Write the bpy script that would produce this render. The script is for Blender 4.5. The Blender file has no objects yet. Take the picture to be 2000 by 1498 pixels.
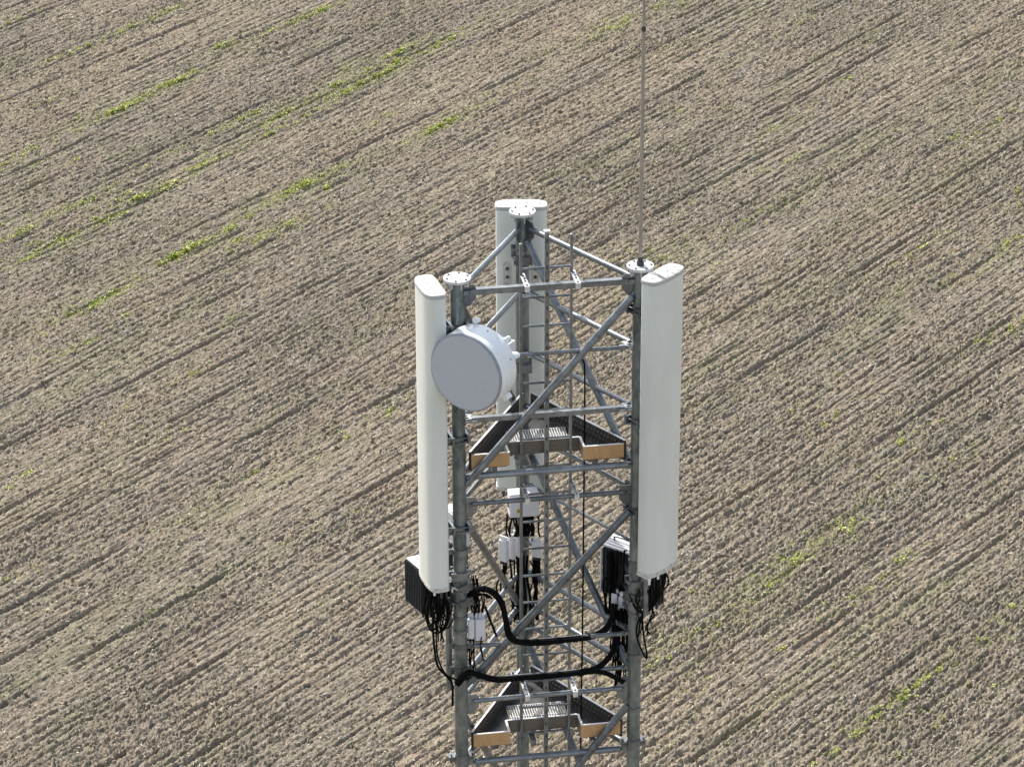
import bpy, math, random
import numpy as np
from mathutils import Vector

random.seed(11)
scene = bpy.context.scene
COL = scene.collection
R_ = math.radians

# ------------------------------------------------------------------ camera, sky, sun, exposure
TOP = 27.0                                   # height of the mast head above the field (m)
F, DIST, TH, PSI, CX, CZ, ROLL = 6756.9, 27.85, 0.440575, 0.162484, -0.223283, -1.16064, -0.0024367
fw = Vector((0, math.cos(TH), -math.sin(TH)))
rt0 = Vector((1, 0, 0)); up0 = rt0.cross(fw)
rt = rt0*math.cos(ROLL) + up0*math.sin(ROLL)
up = up0*math.cos(ROLL) - rt0*math.sin(ROLL)
CAM = Vector((CX, 0, CZ+TOP)) - fw*DIST
cd = bpy.data.cameras.new('camera'); cam = bpy.data.objects.new('camera', cd); COL.objects.link(cam)
from mathutils import Matrix
cam.matrix_world = Matrix(((rt.x, up.x, -fw.x, CAM.x), (rt.y, up.y, -fw.y, CAM.y), (rt.z, up.z, -fw.z, CAM.z), (0, 0, 0, 1)))
cd.sensor_width = 36.0; cd.lens = F/2000*36.0; cd.clip_end = 20000; cd.clip_start = 0.5
scene.camera = cam

SUN_EL = 40.0
SUN_H = Vector((-0.52, 0.85, 0)).normalized()       # towards the sun: behind the mast, a little left
sun_dir = Vector((SUN_H.x*math.cos(R_(SUN_EL)), SUN_H.y*math.cos(R_(SUN_EL)), math.sin(R_(SUN_EL))))
w = bpy.data.worlds.new('World'); scene.world = w; w.use_nodes = True
nt = w.node_tree; bg = nt.nodes['Background']
sky = nt.nodes.new('ShaderNodeTexSky'); sky.sky_type = 'NISHITA'; sky.sun_disc = False
sky.sun_elevation = R_(SUN_EL); sky.sun_rotation = math.atan2(SUN_H.x, SUN_H.y)
sky.air_density = 1.0; sky.dust_density = 2.0
hs = nt.nodes.new('ShaderNodeHueSaturation'); hs.inputs['Saturation'].default_value = .55      # a hazy spring sky
nt.links.new(sky.outputs[0], hs.inputs['Color']); nt.links.new(hs.outputs[0], bg.inputs[0]); bg.inputs[1].default_value = 0.15
sl = bpy.data.lights.new('sun', 'SUN'); sl.energy = 3.6; sl.angle = R_(0.5); sl.color = (1, .95, .87)
so = bpy.data.objects.new('sun', sl); COL.objects.link(so)
so.rotation_euler = sun_dir.to_track_quat('Z', 'Y').to_euler(); so.location = (0, 0, 60)
scene.view_settings.view_transform = 'Standard'; scene.view_settings.look = 'None'
scene.view_settings.gamma = 1.0; scene.view_settings.exposure = 0.85
scene.cycles.max_bounces = 6; scene.cycles.diffuse_bounces = 3

def at(px, py, y):
    """point of the scene seen at photo position (px, py), at depth y metres from the mast axis; height absolute"""
    d = fw + rt*((px-1000)/F) - up*((py-749)/F)
    return CAM + d*((y-CAM.y)/d.y)

# ------------------------------------------------------------------ materials
def new_mat(name):
    m = bpy.data.materials.new(name); m.use_nodes = True
    return m, m.node_tree, m.node_tree.nodes['Principled BSDF']

def mottled(name, c1, c2, scale=8.0, rough=0.5, metal=0.0, spec=0.5, rvar=0.12, bump=0.0, fine=60.0, stretch=None, detail=6, contrast=(0.35, 0.65), vary=0):
    m, t, b = new_mat(name)
    tc = t.nodes.new('ShaderNodeTexCoord'); mp = t.nodes.new('ShaderNodeMapping')
    t.links.new(tc.outputs['Object'], mp.inputs[0])
    if stretch: mp.inputs['Scale'].default_value = stretch
    n = t.nodes.new('ShaderNodeTexNoise'); n.inputs['Scale'].default_value = scale; n.inputs['Detail'].default_value = detail
    n.inputs['Roughness'].default_value = 0.65
    t.links.new(mp.outputs[0], n.inputs[0])
    r = t.nodes.new('ShaderNodeValToRGB')
    r.color_ramp.elements[0].position, r.color_ramp.elements[1].position = contrast
    r.color_ramp.elements[0].color = (*c1, 1); r.color_ramp.elements[1].color = (*c2, 1)
    t.links.new(n.outputs[0], r.inputs[0]); t.links.new(r.outputs[0], b.inputs['Base Color'])
    if vary:      # every piece of steel came out of the zinc bath a little different
        oi = t.nodes.new('ShaderNodeObjectInfo'); mv = t.nodes.new('ShaderNodeMapRange'); mv.inputs[3].default_value = 1-vary; mv.inputs[4].default_value = 1+vary
        vm = t.nodes.new('ShaderNodeVectorMath'); vm.operation = 'SCALE'
        t.links.new(oi.outputs['Random'], mv.inputs[0]); t.links.new(r.outputs[0], vm.inputs[0]); t.links.new(mv.outputs[0], vm.inputs['Scale'])
        t.links.new(vm.outputs[0], b.inputs['Base Color'])
    n2 = t.nodes.new('ShaderNodeTexNoise'); n2.inputs['Scale'].default_value = fine; n2.inputs['Detail'].default_value = 3
    t.links.new(mp.outputs[0], n2.inputs[0])
    mr = t.nodes.new('ShaderNodeMapRange'); mr.inputs[3].default_value = max(0.02, rough-rvar); mr.inputs[4].default_value = min(1, rough+rvar)
    t.links.new(n2.outputs[0], mr.inputs[0]); t.links.new(mr.outputs[0], b.inputs['Roughness'])
    b.inputs['Metallic'].default_value = metal; b.inputs['Specular IOR Level'].default_value = spec
    if bump:
        bp = t.nodes.new('ShaderNodeBump'); bp.inputs['Strength'].default_value = bump; bp.inputs['Distance'].default_value = 0.004
        t.links.new(n2.outputs[0], bp.inputs['Height']); t.links.new(bp.outputs[0], b.inputs['Normal'])
    return m

M_STEEL = mottled('galvanised_steel', (.120, .133, .146), (.225, .244, .258), 14, .38, .7, bump=.25, vary=.28)
M_LEG = mottled('weathered_galvanised_steel', (.10, .125, .13), (.25, .285, .29), 11, .46, .75, bump=.3, stretch=(1, 1, .55))
M_BRIGHT = mottled('bright_zinc_and_lit_tops', (.44, .45, .45), (.62, .62, .61), 26, .45, .25)  # pale zinc; also paints sunlight on board tops and end plates
M_PANEL = mottled('antenna_radome_plastic', (.595, .618, .58), (.665, .69, .655), 3.4, .42, 0, stretch=(1, 1, .25))
M_CAP = mottled('weathered_plastic_cap', (.34, .325, .29), (.56, .545, .505), 34, .6, 0, contrast=(.38, .52))
M_SEAM = mottled('grey_seal', (.36, .37, .37), (.44, .45, .45), 20, .6)
M_WHITE = mottled('white_paint', (.75, .79, .80), (.79, .82, .825), 9, .28, 0, rvar=.03)
M_DISHFACE = mottled('grey_membrane', (.395, .415, .455), (.43, .45, .485), 45, .65, 0)
M_DISHRIM = mottled('dish_edge_trim', (.22, .23, .26), (.30, .31, .34), 30, .5, 0)
M_BOX = mottled('pale_grey_enclosure', (.60, .60, .64), (.67, .67, .70), 14, .4, 0)
M_RADIO = mottled('black_radio_casting', (.026, .031, .036), (.050, .057, .063), 30, .5, .1)
M_FINTOP = mottled('sunlit_radio_casting', (.70, .70, .70), (.80, .80, .80), 30, .45, .1)  # sunlight on the black radios' tops, put into a pale colour
M_CABLE = mottled('black_cable_jacket', (.003, .003, .0032), (.006, .006, .0066), 40, .8, 0, spec=.08)
M_PLY = mottled('plywood_face', (.36, .20, .085), (.55, .35, .175), 6, .6, 0, stretch=(14, 14, 1.2), contrast=(.25, .75))
M_FILM = mottled('brown_film_plywood', (.022, .019, .017), (.055, .047, .041), 25, .5, 0)
M_FILM2 = mottled('grey_brown_plywood', (.10, .083, .068), (.17, .14, .11), 9, .5, 0, stretch=(2, 2, 8))  # greyer, darker plywood for the hatch boards
M_FLOOR = mottled('worn_floor_sheet', (.035, .036, .037), (.085, .083, .08), 12, .32, 0)
M_PIP = mottled('worn_pale_pips', (.12, .105, .09), (.19, .17, .15), 30, .5)
M_MAST = mottled('dull_antenna_rod', (.27, .24, .205), (.38, .34, .295), 30, .45, .3, stretch=(1, 1, .2))
M_LABEL = mottled('yellow_warning_label', (.62, .45, .06), (.72, .54, .09), 40, .5)
M_INK = mottled('dark_ink', (.03, .03, .03), (.05, .05, .05), 40, .5)
M_TIE = mottled('white_connector', (.72, .72, .72), (.8, .8, .8), 40, .4)
M_STRAW = mottled('dry_straw', (.28, .24, .18), (.52, .46, .37), 9, .7, 0)
M_LEAF = mottled('weed_leaf', (.22, .28, .03), (.47, .50, .08), 5.5, .55, 0, contrast=(.3, .7))

# ------------------------------------------------------------------ mesh collector
class MB:
    def __init__(s): s.v = []; s.f = []; s.mi = []; s.mat = 0
    def add(s, vs, fs):
        o = len(s.v); s.v += [tuple(v) for v in vs]
        for f in fs: s.f.append(tuple(i+o for i in f)); s.mi.append(s.mat)
        return s
    def ring(s, c, a, b, r, n): return [c + a*(r*math.cos(2*math.pi*i/n)) + b*(r*math.sin(2*math.pi*i/n)) for i in range(n)]
    def tube(s, p0, p1, r, r1=None, n=14, cap=True):
        p0, p1 = Vector(p0), Vector(p1); d = (p1-p0).normalized()
        a = d.orthogonal().normalized(); b = d.cross(a); r1 = r if r1 is None else r1
        vs = s.ring(p0, a, b, r, n) + s.ring(p1, a, b, r1, n)
        fs = [(i, (i+1) % n, n+(i+1) % n, n+i) for i in range(n)]
        if cap: fs += [tuple(range(n))[::-1], tuple(range(n, 2*n))]
        return s.add(vs, fs)
    def path(s, pts, r, n=8, sub=8):
        P = [Vector(p) for p in pts]
        if len(P) > 2 and sub > 1:
            Q = []
            for i in range(len(P)-1):
                p0 = P[max(i-1, 0)]; p1 = P[i]; p2 = P[i+1]; p3 = P[min(i+2, len(P)-1)]
                for k in range(sub):
                    t = k/sub
                    Q.append(0.5*((2*p1) + (p2-p0)*t + (2*p0-5*p1+4*p2-p3)*t*t + (3*p1-p0-3*p2+p3)*t**3))
            Q.append(P[-1]); P = Q
        t0 = (P[1]-P[0]).normalized(); a = t0.orthogonal().normalized()
        vs = []
        for i, p in enumerate(P):
            t = (P[min(i+1, len(P)-1)]-P[max(i-1, 0)])
            t = t.normalized() if t.length > 1e-9 else t0
            a = (a - t*a.dot(t)); a = a.normalized() if a.length > 1e-6 else t.orthogonal().normalized()
            vs += s.ring(p, a, t.cross(a), r, n)
        fs = []
        for k in range(len(P)-1):
            fs += [(k*n+i, k*n+(i+1) % n, (k+1)*n+(i+1) % n, (k+1)*n+i) for i in range(n)]
        fs += [tuple(range(n))[::-1], tuple(range((len(P)-1)*n, len(P)*n))]
        return s.add(vs, fs)
    def box(s, c, ax, ay, az, lx, ly, lz):
        c, ax, ay, az = Vector(c), Vector(ax).normalized(), Vector(ay).normalized(), Vector(az).normalized()
        vs = [c + ax*(lx/2*i) + ay*(ly/2*j) + az*(lz/2*k) for k in (-1, 1) for j in (-1, 1) for i in (-1, 1)]
        return s.add(vs, [(0, 2, 3, 1), (4, 5, 7, 6), (0, 1, 5, 4), (2, 6, 7, 3), (0, 4, 6, 2), (1, 3, 7, 5)])
    def bar(s, p0, p1, wd, ht, upv=(0, 0, 1)):
        p0, p1 = Vector(p0), Vector(p1); d = (p1-p0); L = d.length; d.normalize()
        side = d.cross(Vector(upv)).normalized(); u = side.cross(d)
        return s.box((p0+p1)/2, d, side, u, L, wd, ht)
    def angle(s, p0, p1, wd, th, inward, upv=(0, 0, 1)):
        """L-profile: one flat leg on top pointing inward, one upright leg outside"""
        p0, p1 = Vector(p0), Vector(p1); inw = Vector(inward).normalized(); u = Vector(upv)
        s.bar(p0 + inw*(wd/2) + u*(wd/2-th/2), p1 + inw*(wd/2) + u*(wd/2-th/2), wd, th, upv)
        s.bar(p0 - u*(th/2+.0005) + inw*(th/2), p1 - u*(th/2+.0005) + inw*(th/2), th, wd-th-.001, upv)
        return s
    def prism(s, poly, z0, z1):
        n = len(poly)
        vs = [(p[0], p[1], z0) for p in poly] + [(p[0], p[1], z1) for p in poly]
        return s.add(vs, [(i, (i+1) % n, n+(i+1) % n, n+i) for i in range(n)] + [tuple(range(n))[::-1], tuple(range(n, 2*n))])
    def loft(s, rings):
        n = len(rings[0]); vs = [v for r in rings for v in r]; fs = []
        for k in range(len(rings)-1):
            fs += [(k*n+i, k*n+(i+1) % n, (k+1)*n+(i+1) % n, (k+1)*n+i) for i in range(n)]
        fs += [tuple(range(n))[::-1], tuple(range((len(rings)-1)*n, len(rings)*n))]
        return s.add(vs, fs)
    def disc(s, c, axis, r, t, n=32):
        c = Vector(c); a = Vector(axis).normalized()
        return s.tube(c-a*(t/2), c+a*(t/2), r, n=n)
    def build(s, name, mats, parent=None, bevel=0.0, smooth=True, sharp=35):
        me = bpy.data.meshes.new(name)
        V = [Vector(v) for v in s.v]
        lo = Vector([min(v[i] for v in V) for i in range(3)]); hi = Vector([max(v[i] for v in V) for i in range(3)])
        org = Vector(((lo.x+hi.x)/2, (lo.y+hi.y)/2, lo.z))
        me.from_pydata([v-org for v in V], [], s.f)
        for m in (mats if isinstance(mats, (list, tuple)) else [mats]): me.materials.append(m)
        me.polygons.foreach_set('material_index', s.mi)
        me.update()
        if smooth:
            me.polygons.foreach_set('use_smooth', [True]*len(me.polygons))
            me.set_sharp_from_angle(angle=R_(sharp))
        o = bpy.data.objects.new(name, me); COL.objects.link(o)
        if parent:
            base = Vector((0, 0, 0)); q = parent
            while q: base += Vector(q.location); q = q.parent
            o.parent = parent; o.location = org-base
        else: o.location = org
        if bevel:
            b = o.modifiers.new('bevel', 'BEVEL'); b.width = bevel; b.segments = 2; b.limit_method = 'ANGLE'
        return o

def tag(o, label=None, cat=None, group=None, kind=None):
    if label: o['label'] = label
    if cat: o['category'] = cat
    if group: o['group'] = group
    if kind: o['kind'] = kind
    return o
def thing(name, loc, label, cat, group=None):
    o = bpy.data.objects.new(name, None); COL.objects.link(o); o.location = loc; o.empty_display_size = .1
    return tag(o, label, cat, group)

# ------------------------------------------------------------------ the field (numpy height field)
SX, SY = .075, .032                                   # the field climbs away to the right
UD = np.array([.667, .745])                           # direction of the drill rows
_rs = np.random.RandomState(5)
_PERM = _rs.permutation(65536).astype(np.int64)
_VAL = _rs.rand(65536)
def vnoise(x, y, seed=0):
    xi = np.floor(x).astype(np.int64); yi = np.floor(y).astype(np.int64)
    fx = x-xi; fy = y-yi
    fx = fx*fx*fx*(fx*(fx*6-15)+10); fy = fy*fy*fy*(fy*(fy*6-15)+10)
    def h(a, b): return _VAL[(_PERM[(a+seed*977) & 65535] + b*7919 + seed*131) & 65535]
    return (h(xi, yi)*(1-fx)+h(xi+1, yi)*fx)*(1-fy) + (h(xi, yi+1)*(1-fx)+h(xi+1, yi+1)*fx)*fy
def sheet(x, y):
    # the plane through the mast foot, flattening out far away
    k = 1/(1+(np.hypot(x, y-50)/400)**2)
    return (SX*x + SY*y)*k
def relief(x, y):
    u = x*UD[0]+y*UD[1]; v = -x*UD[1]+y*UD[0]
    v = v + .22*(vnoise(u*.05, v*.08, 1)-.5) + .035*(vnoise(u*.5, v*.5, 8)-.5)
    strength = .35+1.3*vnoise(u*.10, v*1.1, 2)
    ph = v/.255 + .8*vnoise(u*.20, v*.9, 3)
    tri = np.abs(2*(ph-np.floor(ph))-1)                    # narrow valleys between broad crests
    h = -.046*strength*np.clip(1-tri/.34, 0, 1)
    ph2 = v/.118+.3*vnoise(u*.3, v*.4, 15); tri2 = np.abs(2*(ph2-np.floor(ph2))-1)
    h -= .018*(1.75-strength)*np.clip(1-tri2/.45, 0, 1)
    h += .045*(vnoise(u/.36, v/.050, 4)-.5) + .03*(vnoise(u/.9, v/.16, 14)-.5)
    b1 = np.abs(2*vnoise(u/.098, v/.048, 5)-1); b2 = np.abs(2*vnoise(u/.046, v/.033, 6)-1)
    rough = .45+.8*vnoise(u*.35, v*.7, 9)
    h += rough*(.066*(b1-.4) + .052*(b2-.4))
    # open furrows: broken grooves along the rows
    br = vnoise(u*.45, v*1.4, 10)
    groove = np.clip((np.sin(2*np.pi*v/1.27+6*vnoise(v*.4, u*.03, 12))-.90)/.1, 0, 1)*np.clip((br-.50)/.2, 0, 1)
    h -= .085*groove
    ho = vnoise(u/.16, v/.14, 11); h -= .14*np.clip((ho-.93)/.05, 0, 1)   # odd holes
    return h
def build_field():
    def axis(lo, hi, step, far):
        mid = list(np.arange(lo, hi, step))
        a = [lo-step*1.6**k for k in range(1, 60) if lo-step*1.6**k > -far][::-1]
        b = [mid[-1]+step*1.6**k for k in range(1, 60) if mid[-1]+step*1.6**k < far]
        return np.array(a+mid+b)
    # columns fan out with distance so that the far tilth is no finer than it needs to be
    ax_ = axis(-12.6, 12.0, .019, 8000); ys = axis(31.0, 85.5, .034, 6000)
    wd = np.clip((ys+25)/59.0, .5, 2.0)
    AX, Y = np.meshgrid(ax_, ys); X = AX*wd[:, None]
    xs = ax_
    fade = np.clip((AX+12.9)/.4, 0, 1)*np.clip((12.3-AX)/.4, 0, 1)*np.clip((Y-30)/1, 0, 1)*np.clip((86.5-Y)/1, 0, 1)
    jx = (_rs.rand(*X.shape)-.5)*.010*fade; jy = (_rs.rand(*X.shape)-.5)*.016*fade
    X = X+jx; Y = Y+jy
    Z = sheet(X, Y) + relief(X, Y)*fade
    nx, ny = len(xs), len(ys)
    co = np.stack([X, Y, Z], -1).reshape(-1, 3).astype(np.float32)
    i = np.arange(nx*ny).reshape(ny, nx)
    q = np.stack([i[:-1, :-1], i[:-1, 1:], i[1:, 1:], i[1:, :-1]], -1).reshape(-1, 4)
    me = bpy.data.meshes.new('field')
    me.vertices.add(len(co)); me.vertices.foreach_set('co', co.ravel())
    me.loops.add(q.size); me.loops.foreach_set('vertex_index', q.ravel().astype(np.int32))
    me.polygons.add(len(q)); me.polygons.foreach_set('loop_start', np.arange(0, q.size, 4, dtype=np.int32))
    me.polygons.foreach_set('loop_total', np.full(len(q), 4, dtype=np.int32))
    me.update(calc_edges=True)
    o = bpy.data.objects.new('field', me); COL.objects.link(o)
    tag(o, kind='structure')
    return o
def soil_material():
    m, t, b = new_mat('tilled_soil')
    tc = t.nodes.new('ShaderNodeTexCoord')
    mp = t.nodes.new('ShaderNodeMapping'); mp.vector_type = 'TEXTURE'
    ang = math.atan2(UD[1], UD[0]); mp.inputs['Rotation'].default_value = (0, 0, ang)
    t.links.new(tc.outputs['Object'], mp.inputs[0])
    def noise(scale, detail=4, rough=.6, st=(1, 1, 1)):
        n = t.nodes.new('ShaderNodeTexNoise'); n.inputs['Scale'].default_value = scale; n.inputs['Detail'].default_value = detail; n.inputs['Roughness'].default_value = rough
        k = t.nodes.new('ShaderNodeMapping'); k.inputs['Scale'].default_value = st
        t.links.new(mp.outputs[0], k.inputs[0]); t.links.new(k.outputs[0], n.inputs[0]); return n
    def ramp(n, stops):
        r = t.nodes.new('ShaderNodeValToRGB'); e = r.color_ramp.elements
        e[0].position, e[0].color = stops[0][0], (*stops[0][1], 1); e[1].position, e[1].color = stops[-1][0], (*stops[-1][1], 1)
        for p, c in stops[1:-1]: x = e.new(p); x.color = (*c, 1)
        t.links.new(n.outputs[0], r.inputs[0]); return r
    def mix(f, a, c, mode='MIX'):
        x = t.nodes.new('ShaderNodeMix'); x.data_type = 'RGBA'; x.blend_type = mode
        if isinstance(f, float): x.inputs[0].default_value = f
        else: t.links.new(f, x.inputs[0])
        t.links.new(a, x.inputs[6])
        if isinstance(c, tuple): x.inputs[7].default_value = (*c, 1)
        else: t.links.new(c, x.inputs[7])
        return x.outputs[2]
    base = ramp(noise(13.0, 5, .8, (.6, 1, 1)), [(.30, (.075, .058, .042)), (.5, (.213, .181, .134)), (.70, (.395, .346, .270))]).outputs[0]
    big = ramp(noise(.22, 4, .6, (.35, 1, 1)), [(.35, (.86, .87, .87)), (.5, (1, 1, 1)), (.68, (1.12, 1.08, 1.04))]).outputs[0]
    c = mix(1.0, base, big, 'MULTIPLY')
    pink = ramp(noise(.9, 3, .5, (.5, 1, 1)), [(.52, (0, 0, 0)), (.72, (.55, .55, .55))]).outputs[0]
    c = mix(pink, c, (.258, .198, .150))
    olive = ramp(noise(.55, 5, .65, (.3, 1.2, 1)), [(.52, (0, 0, 0)), (.75, (.60, .60, .60))]).outputs[0]
    c = mix(olive, c, (.200, .195, .105))
    grey = ramp(noise(1.6, 4, .6, (.6, 1, 1)), [(.56, (0, 0, 0)), (.75, (.6, .6, .6))]).outputs[0]
    c = mix(grey, c, (.200, .182, .168))
    straw = ramp(noise(24, 2, .5, (.45, 1, 1)), [(.64, (0, 0, 0)), (.74, (.8, .8, .8))]).outputs[0]
    c = mix(straw, c, (.46, .41, .33))
    t.links.new(c, b.inputs['Base Color'])
    b.inputs['Roughness'].default_value = .9; b.inputs['Specular IOR Level'].default_value = .15
    bn = noise(22, 5, .7); bp = t.nodes.new('ShaderNodeBump'); bp.inputs['Strength'].default_value = .8; bp.inputs['Distance'].default_value = .03
    t.links.new(bn.outputs[0], bp.inputs['Height']); t.links.new(bp.outputs[0], b.inputs['Normal'])
    return m
field = build_field()
M_SOIL = soil_material(); field.data.materials.append(M_SOIL)

def ground_xy(px, py):
    d = fw + rt*((px-1000)/F) - up*((py-749)/F)
    t = -(CAM.z-SX*CAM.x-SY*CAM.y)/(d.z-SX*d.x-SY*d.y)
    p = CAM+d*t
    return p.x, p.y

def raw_mesh(name, V, Fq, mat, kind=None, label=None, cat=None):
    V = np.asarray(V, np.float32); Fq = np.asarray(Fq, np.int32); k = Fq.shape[1]
    me = bpy.data.meshes.new(name)
    me.vertices.add(len(V)); me.vertices.foreach_set('co', V.ravel())
    me.loops.add(Fq.size); me.loops.foreach_set('vertex_index', Fq.ravel())
    me.polygons.add(len(Fq)); me.polygons.foreach_set('loop_start', np.arange(0, Fq.size, k, dtype=np.int32))
    me.polygons.foreach_set('loop_total', np.full(len(Fq), k, dtype=np.int32))
    me.update(calc_edges=True); me.materials.append(mat)
    o = bpy.data.objects.new(name, me); COL.objects.link(o)
    return tag(o, label, cat, None, kind)

# loose clods lying on the tilth
def build_clods(n=42000):
    t = (1+5**.5)/2
    ico = np.array([(-1, t, 0), (1, t, 0), (-1, -t, 0), (1, -t, 0), (0, -1, t), (0, 1, t), (0, -1, -t), (0, 1, -t), (t, 0, -1), (t, 0, 1), (-t, 0, -1), (-t, 0, 1)])/1.9
    fc = np.array([(0, 11, 5), (0, 5, 1), (0, 1, 7), (0, 7, 10), (0, 10, 11), (1, 5, 9), (5, 11, 4), (11, 10, 2), (10, 7, 6), (7, 1, 8), (3, 9, 4), (3, 4, 2), (3, 2, 6), (3, 6, 8), (3, 8, 9), (4, 9, 5), (2, 4, 11), (6, 2, 10), (8, 6, 7), (9, 8, 1)])
    rs = np.random.RandomState(21)
    x = rs.uniform(-20, 19, n); y = rs.uniform(31.5, 84.5, n)
    s = .013+.022*rs.rand(n)**2.2+.032*(rs.rand(n) > .975)
    z = sheet(x, y)+relief(x, y)+s*.35
    V = np.repeat(ico[None], n, 0)*(1+.6*(rs.rand(n, 12, 1)-.5))
    V = V*s[:, None, None]*(1+.5*(rs.rand(n, 1, 3)-.5))*np.array([1, 1, .8])
    a = rs.rand(n)*6.28; ca, sa = np.cos(a)[:, None], np.sin(a)[:, None]
    V = np.stack([V[:, :, 0]*ca-V[:, :, 1]*sa, V[:, :, 0]*sa+V[:, :, 1]*ca, V[:, :, 2]], -1)
    V += np.stack([x, y, z], -1)[:, None, :]
    Fq = (fc[None]+12*np.arange(n)[:, None, None]).reshape(-1, 3)
    return raw_mesh('soil_clods', V.reshape(-1, 3), Fq, M_SOIL, 'stuff', 'loose brown soil clods strewn over the whole field', 'soil clods')
build_clods()

def build_straw(n=60000):
    rs = np.random.RandomState(8)
    x = rs.uniform(-20, 19, n); y = rs.uniform(31.5, 84.5, n)
    L = rs.uniform(.03, .085, n); wd = rs.uniform(.004, .012, n); a = rs.normal(math.atan2(UD[1], UD[0]), .9, n); p = rs.normal(.1, .35, n)
    z = sheet(x, y)+relief(x, y)+.012+.4*L*np.abs(np.sin(p))
    d = np.stack([np.cos(a)*np.cos(p), np.sin(a)*np.cos(p), np.sin(p)], -1)*L[:, None]/2
    sd = np.stack([-np.sin(a), np.cos(a), rs.uniform(-.4, .4, n)], -1)*wd[:, None]
    c = np.stack([x, y, z], -1)
    V = np.stack([c-d-sd, c+d-sd, c+d+sd, c-d+sd], 1).reshape(-1, 3)
    return raw_mesh('straw_residue', V, np.arange(4*n).reshape(-1, 4), M_STRAW, 'stuff', 'pale straw bits scattered over the brown field', 'straw')
build_straw()

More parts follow.
